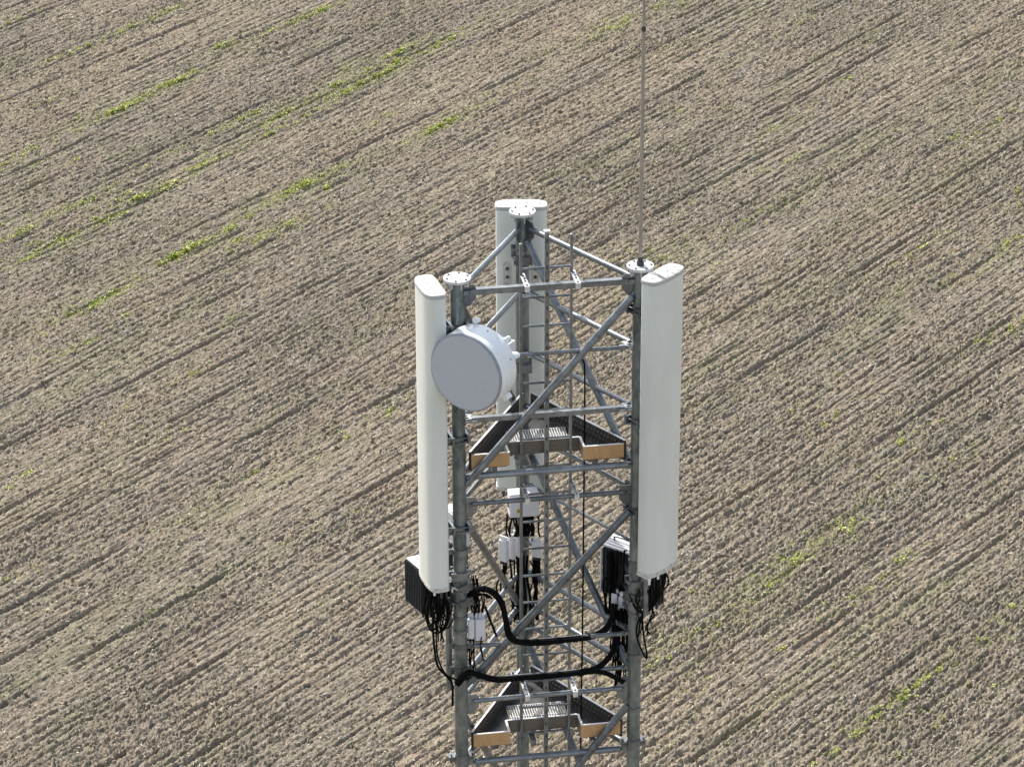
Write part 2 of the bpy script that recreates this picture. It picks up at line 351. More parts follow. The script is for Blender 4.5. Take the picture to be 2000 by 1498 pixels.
# weeds: (photo x, y along the streak, strength)
WEEDS = [(48,30,1),(20,42,.6),(80,18,.6),(115,112,1),(140,102,1.2),(180,88,1.2),(240,60,1.2),(262,50,1.2),(292,40,1.2),(325,22,1),(350,12,1),
 (10,322,.8),(30,308,.8),(55,295,1.3),(75,318,.6),(100,275,.5),(150,258,1),(155,230,1.3),(222,219,2.2),(240,210,2.4),(256,203,2),(288,190,1.2),(315,171,1.6),(335,163,2),(350,158,2),(378,141,1.4),(95,198,1),
 (432,90,1.6),(446,86,1.6),(485,104,.7),(540,56,1.2),(575,42,1),(600,32,1.3),(620,24,1.5),(632,18,1.5),(660,4,1),(510,75,.5),
 (416,260,1.3),(472,236,1.4),(500,222,1.6),(520,240,1.5),(522,264,2),(540,226,1.4),(560,218,1.6),(584,236,1.2),(600,196,1.2),(640,190,1),(668,184,1.8),(655,168,1.4),(666,162,1.6),(680,132,1.4),(712,160,1.6),(740,148,1.8),(755,140,1.8),(772,124,2.2),(776,106,2.2),(784,98,2),(800,92,1.2),(850,90,1.4),(866,84,1.4),(825,104,1),(880,72,1.2),(905,55,.8),(690,175,1.2),(725,135,1),(615,215,.8),(550,250,.7),(450,250,.7),
 (838,257,2),(850,250,1.7),(862,244,1.7),(875,237,1.5),(888,230,1),(745,234,1),(940,190,.6),(980,175,.5),(960,200,.5),(1010,230,.4),
 (1162,72,1.4),(1175,60,1.2),(1196,58,2),(1210,45,1.6),(1190,35,1),(1225,28,.8),(1275,16,2),(1300,12,.7),(1338,8,1.4),(1240,95,.5),(1065,105,.5),(1090,90,.5),
 (0,475,1.2),(18,465,1),(40,456,1.8),(60,482,1),(112,474,2),(100,480,1.2),(90,420,.8),(140,405,.8),(172,394,1.5),(216,428,1.6),(184,432,1.3),(160,455,1),(232,392,1),(240,382,1),(276,386,2.4),(290,378,1.4),(310,372,1.2),(328,364,1.8),(300,320,.7),(330,300,.8),(384,328,1.6),(400,318,1.2),(440,304,1.2),(392,306,.8),(210,368,.8),(40,514,1.4),(62,502,1.2),(10,438,.8),(135,320,1),(96,420,.6),
 (336,505,2.4),(348,500,1.5),(372,486,2.8),(384,482,1.4),(400,472,1),(185,592,1.8),(195,586,1.6),(224,572,1.6),(240,564,1),(452,444,1.8),(464,468,1.5),(485,425,1),(560,440,1.5),(512,464,1.6),(520,455,1),(566,374,1.4),(580,368,2.2),(596,362,2.4),(620,350,1),(636,368,1.4),(650,335,.8),(535,395,.8),(490,410,.6),(630,410,.7),
 (175,603,1.4),(205,585,1.2),(165,672,1.8),(150,680,.8),(88,650,1),(240,620,1.2),(110,705,1),(80,690,.8),(140,610,.9),(380,727,1.8),(455,620,.8),(340,845,.5),(255,800,.6),(268,838,.7),
 (60,924,1.2),(5,960,1),(20,1135,1),(496,920,1.2),(350,1020,.6),(320,1185,.5),(690,1005,.4),(720,1010,.4),(560,1060,.5),(650,850,.4),(755,800,1.2),(690,850,1),
 (1564,48,1),(1560,40,.6),(1644,160,1.4),(1332,216,1.2),(1390,225,.8),(1548,312,1.3),(1556,306,.9),(1500,330,.5),(1680,305,1),(1876,264,1.6),(1890,276,1.4),(1915,258,.8),(1948,236,1),(1975,215,1),(1796,488,1.5),(1806,480,1),(1976,470,1.6),(1990,462,1.2),(1992,368,1.2),(1980,400,.8),(1460,432,.8),(1490,420,.7),(1520,405,.7),(1540,398,.6),(1520,248,.7),(1535,240,.7),(1550,232,.7),(1505,258,.5),(1340,480,.5),(1300,500,.6),(1640,430,.5),(1225,490,1),(1270,490,.8),(1350,400,.6),(1390,520,.6),(1770,560,.7),(1850,545,.8),(1930,520,.8),(1890,530,.6),(1960,495,.8),
 (1995,628,2),(1980,640,1),(1910,670,1.2),(1880,690,1),(1760,865,1.6),(1770,858,1),(1645,725,.8),(1620,810,.7),(1870,895,1),(1720,930,.7),(1550,800,.7),(1610,830,.6),(1850,820,.6),
 (1644,1034,1.8),(1655,1040,1.2),(1630,1026,1),(1552,1090,1.6),(1560,1100,1.4),(1540,1082,1),(1524,1130,1.2),(1510,1140,.8),(1528,1270,1.8),(1515,1278,1.2),(1540,1258,1),(1760,1092,1.6),(1735,1118,.9),(1700,1140,.6),(1650,1180,.5),(1600,1060,.7),(1470,1115,.6),(1580,1180,.6),(1640,1195,.7),(1350,1155,.7),(1410,1215,.6),(1330,1266,.8),(1345,1245,.8),(1290,1290,.7),(1380,1330,.4),
 (1612,1472,1.6),(1628,1464,1.5),(1660,1445,2),(1672,1438,1.8),(1690,1420,.9),(1706,1404,1.3),(1716,1395,1.8),(1728,1386,1.2),(1740,1377,2.2),(1750,1369,2.8),(1758,1362,2.2),(1768,1354,1.6),(1778,1347,1.6),(1788,1339,1.7),(1798,1332,1.7),(1808,1326,1.8),(1818,1319,1.5),(1828,1312,1.2),(1842,1301,1),(1856,1290,1),(1870,1280,.6),(1846,1400,1.6),(1856,1392,1.2),(1770,1395,1),(1790,1385,.8),(1936,1258,.9),(1960,1255,.9),(1990,1180,1),(1970,1190,.7),(1915,1250,1.2),(1760,1470,1.2),(1745,1478,1),(1590,1490,.8),(1620,1492,1),(1940,1345,.6),(1880,1350,.6)]
def build_weeds():
    rs = np.random.RandomState(3)
    V = []; n = 0
    def leaf(x, y, z, L, wd, yaw, pitch):
        d = np.array([math.cos(yaw)*math.cos(pitch), math.sin(yaw)*math.cos(pitch), math.sin(pitch)])
        sd = np.array([-math.sin(yaw), math.cos(yaw), rs.uniform(-.3, .3)])
        p = np.array([x, y, z]); mid = p+d*L*.5+np.array([0, 0, L*.12])
        V.extend([p, mid+sd*wd, p+d*L, mid-sd*wd])
    def clump(cx, cy, rad, nl, size):
        for _ in range(nl):
            a = rs.rand()*6.28; r = rad*math.sqrt(rs.rand())
            du = r*math.cos(a)*1.5; dv = r*math.sin(a)*.75
            x = cx+du*UD[0]-dv*UD[1]; y = cy+du*UD[1]+dv*UD[0]
            h = float(relief(np.array([x]), np.array([y]))[0]+sheet(np.array([x]), np.array([y]))[0])
            hh = size*1.3*max(0, 1-r/rad)
            leaf(x, y, h+rs.rand()*hh, size*rs.uniform(.6, 1.3), size*rs.uniform(.16, .32), rs.rand()*6.28, rs.uniform(.05, 1.1))
    for px, py, s in WEEDS:
        low = py > 1250 and px > 1500; s *= .6 if low else (1.5 if py < 650 and px < 1000 else 1.0)
        cx, cy = ground_xy(px, py)
        for _ in range(1+int(s*.9)):
            q = rs.normal(0, .10, 2)
            clump(cx+q[0]*1.6*UD[0]-q[1]*UD[1]*.5, cy+q[0]*1.6*UD[1]+q[1]*UD[0]*.5, rs.uniform(.045, .085)*(.6+.40*s), int(12+11*s), rs.uniform(.045, .07)*(.8+.16*s))
        for _ in range(0 if low and rs.rand() < .7 else int(15*s)+7):           # thin seedlings around
            q = rs.normal(0, 1, 2)
            x = cx+q[0]*.9*UD[0]-q[1]*.2*UD[1]; y = cy+q[0]*.9*UD[1]+q[1]*.2*UD[0]
            clump(x, y, rs.uniform(.04, .09), rs.randint(4, 11), rs.uniform(.03, .048))
    # sparse seedlings over the field, along rows
    m = 15000; X = rs.uniform(-20, 19, m); Y = rs.uniform(31.5, 84, m)
    u = X*UD[0]+Y*UD[1]; v = -X*UD[1]+Y*UD[0]
    keep = vnoise(u*.12, v*.55, 31) > .58
    for x, y in zip(X[keep], Y[keep]): clump(x, y, rs.uniform(.03, .09), rs.randint(2, 7), rs.uniform(.026, .042))
    V = np.array(V); Fq = np.arange(len(V)).reshape(-1, 4)
    return raw_mesh('weeds', V, Fq, M_LEAF, 'stuff', 'bright green weed seedlings sprouting in streaks along the rows', 'weeds')
build_weeds()

# ------------------------------------------------------------------ mast frame
RAD = 1.45/math.sqrt(3)
LEGS = [Vector((RAD*math.cos(R_(a)+PSI), RAD*math.sin(R_(a)+PSI), 0)) for a in (210, 330, 90)]
A, B, C = LEGS
Zv = Vector((0, 0, 1))
LEG_R = .055
def Z(z): return Vector((0, 0, TOP+z))
def LP(L, z): return Vector((L.x, L.y, TOP+z))

tower = thing('lattice_mast', (0, 0, 0), 'triangular galvanised steel lattice mast carrying all the antennas above the field', 'mast')
H1, H2, H3, H4, H5, H6, H7, H8, H9, H10 = -.128, -.70, -1.243, -1.737, -1.982, -2.457, -3.29, -3.61, -3.805, -4.33
ANG = {0: .4, 1: 1.1, 2: .2}
for li, L in enumerate(LEGS):
    mb = MB()
    mb.tube(LP(L, -TOP-.3), LP(L, -.022), LEG_R, n=28)
    leg = mb.build('leg', M_LEG, tower)
    fl = MB(); fl.disc(LP(L, -.010), Zv, .108, .022, 40)
    for k in range(6):
        a = ANG[li]+k*math.pi/3; p = LP(L, .001)+Vector((math.cos(a), math.sin(a), 0))*.086
        fl.mat = 1; fl.tube(p-Zv*.045, p+Zv*.009, .009, n=6); fl.mat = 0
    for k in range(6):      # stiffener fins under the flange
        a = ANG[li]+(k+.5)*math.pi/3; dv = Vector((math.cos(a), math.sin(a), 0))
        fl.box(LP(L, -.05)+dv*.074, dv, Zv.cross(dv), Zv, .036, .006, .056)
    fl.build('top_flange', [M_BRIGHT, M_STEEL], leg)
    jz = [H10-6*k for k in range(0, 4)]
    for z in jz[:1]:
        fj = MB()
        fj.tube(LP(L, z-.05), LP(L, z+.035), LEG_R+.006, n=28)
        dv = Vector((math.cos(PSI), math.sin(PSI), 0)); nv = Vector((-dv.y, dv.x, 0))
        for sg in (-1, 1):
            fj.box(LP(L, z)+dv*(sg*.083)+nv*.02, dv, nv, Zv, .052, .07, .022)
            fj.box(LP(L, z-.028)+dv*(sg*.080)+nv*.02, dv, nv, Zv, .046, .07, .022)
            fj.tube(LP(L, z-.06)+dv*(sg*.088)+nv*.01, LP(L, z+.03)+dv*(sg*.088)+nv*.01, .010, n=6)
        fj.build('joint_clamp', M_STEEL, leg)
    # clamp collars seen on the legs
    for z, hgt in {0: [(-2.40, .05), (-2.60, .05), (-3.0, .03), (-3.13, .03), (-3.27, .05), (-3.50, .075)], 1: [(-2.62, .03), (-2.95, .025), (-3.10, .025), (-3.50, .05), (-4.0, .03)], 2: [(-.36, .05), (-2.3, .04)]}[li]:
        cb = MB(); cb.tube(LP(L, z-hgt/2), LP(L, z+hgt/2), LEG_R+.007, n=28)
        if hgt > .04:
            dv = Vector((math.cos(PSI), math.sin(PSI), 0))
            for sg in (-1, 1): cb.box(LP(L, z)+dv*(sg*(LEG_R+.02)), dv, Zv.cross(dv), Zv, .035, .02, hgt*.9)
        cb.build('collar', M_STEEL, leg)

def face(P, Q):
    e = (Q-P).normalized(); cen = (A+B+C)/3; n = Vector((-e.y, e.x, 0))
    if n.dot(cen-P) < 0: n = -n
    return e, n
def hbrace(P, Q, z, r, kind='tube', g0=.05, g1=.05, off=0.0, mat=None, name='horizontal_brace'):
    e, n = face(P, Q); mb = MB()
    p0 = LP(P, z)+e*(LEG_R+g0)+n*off; p1 = LP(Q, z)-e*(LEG_R+g1)+n*off
    if kind == 'tube': mb.tube(p0, p1, r, n=16)
    elif kind == 'square': mb.bar(p0, p1, 2*r, 2*r)
    elif kind == 'angle': mb.angle(p0, p1, 2*r, .007, n)
    for p, sg in ((p0, -1), (p1, 1)):        # flattened bolted tongue into the leg gusset
        mb.box(p+e*(sg*.03), e, n, Zv, .10, .012, 1.5*r)
        mb.tube(p+e*(sg*.012)-n*.028, p+e*(sg*.012)+n*.028, .010, n=6)
    return mb.build(name, mat or M_STEEL, tower)
def dbrace(P, zp, Q, zq, r, off=0.0, g=.09, mat=None):
    e, n = face(P, Q); p0 = LP(P, zp); p1 = LP(Q, zq); d = (p1-p0).normalized()
    mb = MB(); a, b = p0+d*g+n*off, p1-d*g+n*off
    mb.tube(a, b, r, n=18)
    side = d.cross(n)
    for p, sg in ((a, -1), (b, 1)):
        mb.box(p+d*(sg*.03), d, n, side, .10, .012, 1.7*r)
        for q in (-.005, .035): mb.tube(p+d*(sg*q)-n*.024, p+d*(sg*q)+n*.024, .009, n=6)
    return mb.build('diagonal_brace', mat or M_STEEL, tower)
def gusset(P, Q, z, h=.18, wd=.10, dz=-.03, mat=None):
    e, n = face(P, Q); mb = MB()
    c = LP(P, z+dz)+e*(LEG_R+wd/2-.008)
    a = [(-wd/2, h/2), (wd/2-.02, h/2), (wd/2, h/2-.03), (wd/2, -h/2+.06), (wd/2-.05, -h/2), (-wd/2, -h/2)]
    vs = [c+e*x+Zv*y-n*.005 for x, y in a]+[c+e*x+Zv*y+n*.005 for x, y in a]; k = len(a)
    mb.add(vs, [tuple(range(k))[::-1], tuple(range(k, 2*k))]+[(i, (i+1) % k, k+(i+1) % k, k+i) for i in range(k)])
    return mb.build('gusset_plate', mat or M_STEEL, tower)
def tab(P, Q, z):
    e, n = face(P, Q); mb = MB()
    mb.box(LP(P, z)+e*(LEG_R+.045)+n*.02, e, n, Zv, .10, .07, .008)
    mb.tube(LP(P, z-.02)+e*(LEG_R+.06)+n*.02, LP(P, z+.014)+e*(LEG_R+.06)+n*.02, .009, n=6)
    return mb.build('end_plate', M_BRIGHT, tower)  # paler than the other steel: sun on the flat plate, painted
for P, Q in ((A, B), (A, C), (C, B)):
    front = (P, Q) == (A, B)
    hbrace(P, Q, H1, .024, 'angle' if front else 'tube', off=-.02 if front else 0)
    hbrace(P, Q, H2, .017 if front else .024)
    hbrace(P, Q, H3, .021, 'angle' if front else 'tube')
    hbrace(P, Q, H4, .028, 'tube', .02, .02)
    hbrace(P, Q, H5, .021)
    hbrace(P, Q, H7, .019 if front else .024)
    hbrace(P, Q, H8, .019 if front else .024)
    hbrace(P, Q, H9, .021, 'tube')
    hbrace(P, Q, H10-.06, .028, 'tube', .06, .06)
    for z in (H1, H5, H9):
        gusset(P, Q, z); gusset(Q, P, z)
    for z in (H3, H2): tab(P, Q, z); tab(Q, P, z)
hbrace(C, B, H6, .014, 'tube')
dbrace(B, H1-.06, A, H5+.12, .032, off=-.012); dbrace(B, H5-.10, A, H9+.12, .032, off=-.012)
dbrace(A, H1-.05, C, H5+.12, .030); dbrace(A, H5-.05, C, H9+.10, .030)
dbrace(C, H1-.05, B, H5+.12, .030); dbrace(C, H5-.05, B, H9+.08, .030)
dbrace(B, H9-.09, A, H9-2.0, .032, off=-.012); dbrace(A, H9-.09, C, H9-1.9, .030); dbrace(C, H9-.09, B, H9-1.9, .030)
lb = MB()                                              # the rest of the shaft down to the field
for k in range(1, 12):
    z0 = H9-1.85*k; z1 = z0-1.85
    for P, Q in ((A, B), (A, C), (C, B)):
        e, n = face(P, Q)
        lb.tube(LP(P, z0)+e*LEG_R, LP(Q, z0)-e*LEG_R, .021, n=10)
        if z1 > -TOP+.4: lb.tube(LP(Q, z0-.05)-e*LEG_R, LP(P, z1+.05)+e*LEG_R, .03, n=10)
lb.build('lower_bracing', M_STEEL, tower)

# ------------------------------------------------------------------ ladder
eAB, nAB = face(A, B)
def FP(s, d, z): return Vector((A.x, A.y, TOP+z)) + eAB*s + nAB*d
LD = .185
ladder = thing('ladder', FP(.735, LD, -TOP), 'narrow steel climbing ladder with a central safety rail inside the mast', 'ladder')
for s, top, wd in ((.533, .17, .022), (.936, .225, .022)):
    mb = MB(); mb.box(FP(s, LD, (top-TOP)/2), eAB, nAB, Zv, wd, .03, TOP+top); mb.build('side_rail', M_STEEL, ladder, bevel=.003)
mb = MB(); mb.box(FP(.735, LD-.03, (.27-TOP)/2), eAB, nAB, Zv, .036, .03, TOP+.27)
mb.mat = 1
for k in range(42): mb.box(FP(.735, LD-.0465, .2-.115*k), eAB, nAB, Zv, .012, .005, .03)
mb.mat = 2; mb.box(FP(.735, LD-.03, .275), eAB, nAB, Zv, .05, .045, .012)
mb.build('safety_rail', [M_STEEL, M_INK, M_BRIGHT], ladder)
for k in range(0, 22):
    z = -.047-.2485*k
    mb = MB(); mb.tube(FP(.533 if k else .533, LD, z), FP(.936, LD, z), .0105, n=10)
    mb.build('rung', M_STEEL, ladder)
for z in (H1+.03, H5+.03, H9+.03):
    for s in (.545, .948):
        mb = MB(); mb.box(FP(s, .075, z), eAB, nAB, Zv, .04, .27, .008)
        mb.mat = 1
        for d in (-.03, .05, .10, .16): mb.tube(FP(s, d, z+.003), FP(s, d, z+.012), .009, n=6)
        mb.mat = 0; mb.box(FP(s, -.055, z-.02), eAB, nAB, Zv, .04, .008, .05)
        mb.build('bracket', [M_BRIGHT, M_STEEL], ladder)

# ------------------------------------------------------------------ work platforms
def platform(ztop, label):
    hb = .115; zf = ztop-hb
    t = thing('work_platform', FP(.72, .4, zf), label, 'platform', 'work platforms inside the mast')
    s0, s1, r0, r1, rd = .105, 1.345, .415, 1.01, .215
    th = .018; fd = .035
    def bd(name, p0, p1, mats, hgt=hb, zc=None):
        mb = MB(); mb.bar(p0, p1, th, hgt); mb.mat = 1
        # sunlit top edge of the sheet, painted as a pale strip
        u = (Vector(p1)-Vector(p0)).normalized()
        mb.bar(Vector(p0)+Zv*(hgt/2+.002), Vector(p1)+Zv*(hgt/2+.002), th, .004)
        return mb.build(name, mats, t)
    zm = zf+hb/2
    bd('front_board', FP(s0, fd, zm), FP(r0, fd, zm), [M_PLY, M_BRIGHT])
    bd('front_board', FP(r1, fd, zm), FP(s1, fd, zm), [M_PLY, M_BRIGHT])
    bd('hatch_board', FP(r0-.009, fd+th/2+.001, zm), FP(r0-.009, rd, zm), [M_FILM2, M_BRIGHT])
    bd('hatch_board', FP(r1+.009, fd+th/2+.001, zm), FP(r1+.009, rd, zm), [M_FILM2, M_BRIGHT])
    bd('hatch_board', FP(r0, rd, zm), FP(r1, rd, zm), [M_FILM2, M_BRIGHT])
    # side boards run to the rear leg; brown anti-slip sheet with pale pips on the inner side
    apex = FP(.725, 1.11, zm); cen = FP(.725, .45, zm)
    for p in (FP(s0-.012, fd, zm), FP(s1+.012, fd, zm)):
        e = (apex-p).normalized(); q = apex-e*.075
        mb = MB(); mb.bar(p, q, th, hb+.05)
        n = Vector((-e.y, e.x, 0)); n = n if n.dot(cen-p) > 0 else -n
        mb.mat = 1; mb.bar(p+Zv*((hb+.05)/2+.003), q+Zv*((hb+.05)/2+.003), th, .006)  # pale strip painted along the top as its sunlit edge
        mb.mat = 2; L = (q-p).length
        for i in range(int(L/.042)):
            for j in range(3):
                c = p+e*(.03+.042*i+(.021 if j % 2 else 0))+Zv*(-.045+.045*j)+n*(th/2+.0015)
                mb.box(c, e, n, Zv, .016, .003, .016)
        mb.build('side_board', [M_FILM, M_BRIGHT, M_PIP], t)
    # floor: dark sheet with an open grating panel behind the hatch
    mb = MB()
    def quad(pts, z0, z1): mb.prism([(q.x, q.y) for q in pts], TOP+z0, TOP+z1)
    g0, g1, gd = .47, .97, .60
    quad([FP(s0, fd+.012, 0), FP(r0-.02, fd+.012, 0), FP(r0-.02, rd+.012, 0), FP(g0, rd+.012, 0), FP(g0, gd-.0, 0), FP(.415, gd, 0)], zf-.016, zf)
    quad([FP(s1, fd+.012, 0), FP(1.035, gd, 0), FP(g1, gd, 0), FP(g1, rd+.012, 0), FP(r1+.02, rd+.012, 0), FP(r1+.02, fd+.012, 0)], zf-.016, zf)
    quad([FP(.42, gd+.001, 0), FP(1.03, gd+.001, 0), FP(.77, 1.0, 0), FP(.68, 1.0, 0)], zf-.016, zf)
    mb.build('floor_sheet', M_FLOOR, t)
    mb = MB(); k = 0
    s = g0+.012
    while s < g1: mb.box(FP(s, (rd+.02+gd)/2, zf+.012), eAB, nAB, Zv, .0075, gd-rd-.02, .026); s += .0215
    for d in (rd+.03, (rd+gd)/2, gd-.01): mb.box(FP((g0+g1)/2, d, zf+.013), eAB, nAB, Zv, g1-g0, .008, .0285)
    mb.build('grating', M_BRIGHT, t)
    for s in (.30, .62, 1.12):
        mb = MB(); mb.box(FP(s, .33, zf-.045), eAB, nAB, Zv, .045, .5, .05); mb.build('joist', M_STEEL, t)
    return t
platform(-1.565, 'upper plywood edged work platform inside the mast, just below the dish')
platform(-4.150, 'lower plywood edged work platform inside the mast, below the cable bundles')

# ------------------------------------------------------------------ panel antennas
def panel_ring(c, ax, nrm, w, t, z, k=1.0, n=36):
    """rounded section: flat back, bulged front"""
    pts = []
    for i in range(n):
        a = 2*math.pi*i/n; ca, sa = math.cos(a), math.sin(a)
        p = 2/5.0 if sa < 0 else 2/3.0
        x = math.copysign(abs(ca)**p, ca)*w/2*k; y = math.copysign(abs(sa)**p, sa)*t/2*k
        q = c+ax*x+nrm*y; pts.append(Vector((q.x, q.y, z)))
    return pts
def panel(name, cxy, azim, ztop, L, legpt, label, w=.42, t=.172, strap=False, seam_left=False):
    nrm = Vector((math.cos(azim), math.sin(azim), 0)); ax = Vector((-nrm.y, nrm.x, 0))
    c = Vector((cxy[0], cxy[1], 0)); z1 = TOP+ztop; z0 = z1-L
    root = thing(name, (c.x, c.y, z0), label, 'antenna', 'panel antennas on the mast legs')
    mb = MB(); mb.loft([panel_ring(c, ax, nrm, w, t, z0+.03), panel_ring(c, ax, nrm, w, t, z1-.035)]); mb.build('radome', M_PANEL, root, sharp=50)
    mb = MB(); mb.loft([panel_ring(c, ax, nrm, w, t, z, k) for z, k in ((z1-.036, 1.0), (z1-.034, 1.035), (z1-.012, 1.035))])
    mb.mat = 1; mb.loft([panel_ring(c, ax, nrm, w, t, z, k) for z, k in ((z1-.0118, 1.03), (z1-.003, 1.01), (z1, .96))])
    if strap:
        mb.mat = 0; mb.box(Vector((c.x, c.y, z1+.002))-ax*(w*.17), ax, nrm, Zv, .012, t*1.02, .006)
    for sx in (-.36, -.12, .12, .36):
        mb.mat = 2; mb.tube(Vector((c.x, c.y, z1-.001))+ax*(w*sx), Vector((c.x, c.y, z1+.003))+ax*(w*sx), .006, n=8)
    mb.build('top_cap', [M_SEAM, M_CAP, M_STEEL], root, sharp=40)
    mb = MB(); mb.loft([panel_ring(c, ax, nrm, w, t, z, k) for z, k in ((z0-.004, .97), (z0, 1.03), (z0+.032, 1.03), (z0+.036, 1.0))]); mb.build('bottom_cap', M_CAP, root, sharp=40)
    for i in range(6):
        p = Vector((c.x, c.y, z0))+ax*(w*(-.36+.145*i))+nrm*(-.02 if i % 2 else .02)
        mb = MB(); mb.tube(p-Zv*.05, p, .014, n=10); mb.tube(p-Zv*.085, p-Zv*.05, .010, n=10); mb.build('connector', M_RADIO if i % 2 else M_TIE, root)
    back = c-nrm*(t/2)
    for zb in (z1-.38, z1-L*.52, z0+.45):
        mb = MB()
        lp = Vector((legpt.x, legpt.y, zb)); bp = Vector((back.x, back.y, zb)); d = (lp-bp); Ld = d.length; d.normalize(); sd = Zv.cross(d)
        mb.box(bp+d*.012, d, sd, Zv, .03, .17, .10)
        for sg in (-1, 1): mb.box(bp+d*(Ld/2)+sd*(.05*sg), d, sd, Zv, max(.05, Ld-.02), .008, .06)
        mb.box(lp-d*(LEG_R+.010), d, sd, Zv, .02, .15, .07); mb.box(lp+d*(LEG_R+.012), d, sd, Zv, .024, .15, .07)
        for sg in (-1, 1):
            for dz in (-.022, .022): mb.tube(lp-d*(LEG_R+.05)+sd*(.066*sg)+Zv*dz, lp+d*(LEG_R+.05)+sd*(.066*sg)+Zv*dz, .006, n=6)
        mb.build('bracket', M_STEEL, root)
    return root, back, ax, nrm
pA = at(839, 557, -.60); pB = at(1296, 533, -.46); pC = at(1018, 397, 1.07)
panA = panel('panel_antenna', pA, R_(198), pA.z-TOP, 2.60, A, 'white panel antenna beside the dish, partly covered by it')
panB = panel('panel_antenna', pB, R_(-38), pB.z-TOP, 2.60, B, 'white panel antenna fixed on the leg that carries the whip rod', strap=True)
panC = panel('panel_antenna', pC, R_(90), pC.z-TOP, 2.60, C, 'pale panel antenna seen from behind, past the rear mast leg')
# the rear antenna shows its back: mounting plates with bolt holes
for zc in (-.38,):
    for sg in (-1, 1):
        mb = MB(); p = Vector((pC.x+sg*.115, pC.y-.0845, pC.z-.62))
        pts = []
        for i in range(20):
            a = 2*math.pi*i/20; pts.append((math.cos(a)*.036, math.sin(a)*.036+(.10 if math.sin(a) > 0 else -.10)))
        vs = [p+Vector((x, -.004, z)) for x, z in pts]+[p+Vector((x, .002, z)) for x, z in pts]
        mb.add(vs, [tuple(range(20)), tuple(range(20, 40))[::-1]]+[(i, 20+i, 20+(i+1) % 20, (i+1) % 20) for i in range(20)])
        mb.mat = 1
        for dz in (-.075, 0, .075): mb.tube(p+Vector((0, -.009, dz)), p+Vector((0, 0, dz)), .014, n=12)
        mb.build('mounting_plate', [M_CAP, M_INK], panC[0])

# ------------------------------------------------------------------ microwave dish
ad = R_(31.5); dn = Vector((-math.sin(ad), -math.cos(ad), 0)); dh = Vector((math.cos(ad), -math.sin(ad), 0))
Rd = .322; Pb = at(941, 707, -.755); Pf = Pb+dn*.235
dish = thing('microwave_dish', (Pb.x, Pb.y, Pb.z-Rd), 'round drum shaped microwave dish with grey face and white rim', 'dish')
def dring(off, r, n=72): return [Pb+dn*off+dh*(r*math.cos(2*math.pi*i/n))+Zv*(r*math.sin(2*math.pi*i/n)) for i in range(n)]
mb = MB(); mb.loft([dring(-.012, Rd*.93), dring(0, Rd*.985), dring(.012, Rd), dring(.222, Rd)])
mb.mat = 1
for k in range(7):
    a = 2*math.pi*(k+.42)/7; d = dh*math.cos(a)+Zv*math.sin(a)
    mb.tube(Pb+dn*.06+d*(Rd-.002), Pb+dn*.06+d*(Rd+.004), .006, n=8)
mb.build('shroud', [M_WHITE, M_STEEL], dish, sharp=40)
mb = MB(); mb.loft([dring(.2225, Rd*1.004), dring(.236, Rd*1.004), dring(.243, Rd*.985), dring(.243, Rd*.962)]); mb.build('edge_trim', M_DISHRIM, dish, sharp=40)
mb = MB(); mb.loft([dring(.24, Rd*.965), dring(.2465, Rd*.955), dring(.249, Rd*.6), dring(.250, Rd*.05)]); mb.build('radome_face', M_DISHFACE, dish, sharp=60)
mb = MB(); mb.loft([dring(-.012, Rd*.925), dring(-.07, Rd*.62), dring(-.10, Rd*.30), dring(-.15, Rd*.28)]); mb.build('reflector_back', M_WHITE, dish, sharp=40)
hubc = Pb-dn*.15
mb = MB(); mb.box(hubc-dn*.07+dh*.03, dn, dh, Zv, .13, .22, .22); mb.box(hubc-dn*.07+dh*.03+Zv*.115, dn, dh, Zv, .10, .16, .02); mb.build('radio_unit', M_BOX, dish, bevel=.012)
mb = MB()
for a in (48, 20):                                     # white bent struts at the rim's rear edge
    d = dh*math.cos(R_(a))+Zv*math.sin(R_(a))
    mb.path([Pb-dn*.0+d*(Rd*.97), Pb-dn*.05+d*(Rd*1.0), Pb-dn*.10+d*(Rd*.80), Pb-dn*.14+d*(Rd*.3)], .016, n=8)
d1 = dh*math.cos(R_(100))+Zv*math.sin(R_(100)); mb.box(Pb-dn*.02+d1*(Rd+.018), dn, d1, dn.cross(d1), .05, .032, .04)
d1 = dh*math.cos(R_(-52))+Zv*math.sin(R_(-52)); mb.box(Pb-dn*.04+d1*(Rd+.01), dn, d1, dn.cross(d1), .07, .05, .04)
mb.build('rear_strut', M_WHITE, dish)
mb = MB(); la = Vector((A.x, A.y, Pb.z))
for dz in (-.10, .10):
    q = la+Zv*dz
    mb.bar(Pb-dn*.09+Zv*dz, q, .05, .06)
    for sg in (-1, 1): mb.box(q+nAB*(sg*(LEG_R+.014)), eAB, nAB, Zv, .16, .025, .06)
    for sg in (-1, 1): mb.tube(q+eAB*(sg*.068)-nAB*.11, q+eAB*(sg*.068)+nAB*.11, .007, n=6)
mb.build('mount', M_STEEL, dish)

# ------------------------------------------------------------------ whip rod on the right front leg
rod = thing('whip_antenna', LP(B, 0), 'tall thin whip rod standing on the right front leg of the mast', 'rod')
mb = MB(); mb.tube(LP(B, .0), LP(B, .035), .030, n=16); mb.tube(LP(B, .035), LP(B, .07), .021, n=12); mb.build('base', M_RADIO, rod)
mb = MB(); mb.tube(LP(B, .06), LP(B, 1.945), .0165, .0145, n=12); mb.build('lower_tube', M_MAST, rod)
mb = MB(); mb.tube(LP(B, 1.93), LP(B, 1.97), .018, n=12); mb.build('coupling', M_RADIO, rod)
mb = MB(); mb.tube(LP(B, 1.965), LP(B, 3.4), .0125, .008, n=10); mb.build('upper_tube', M_MAST, rod)

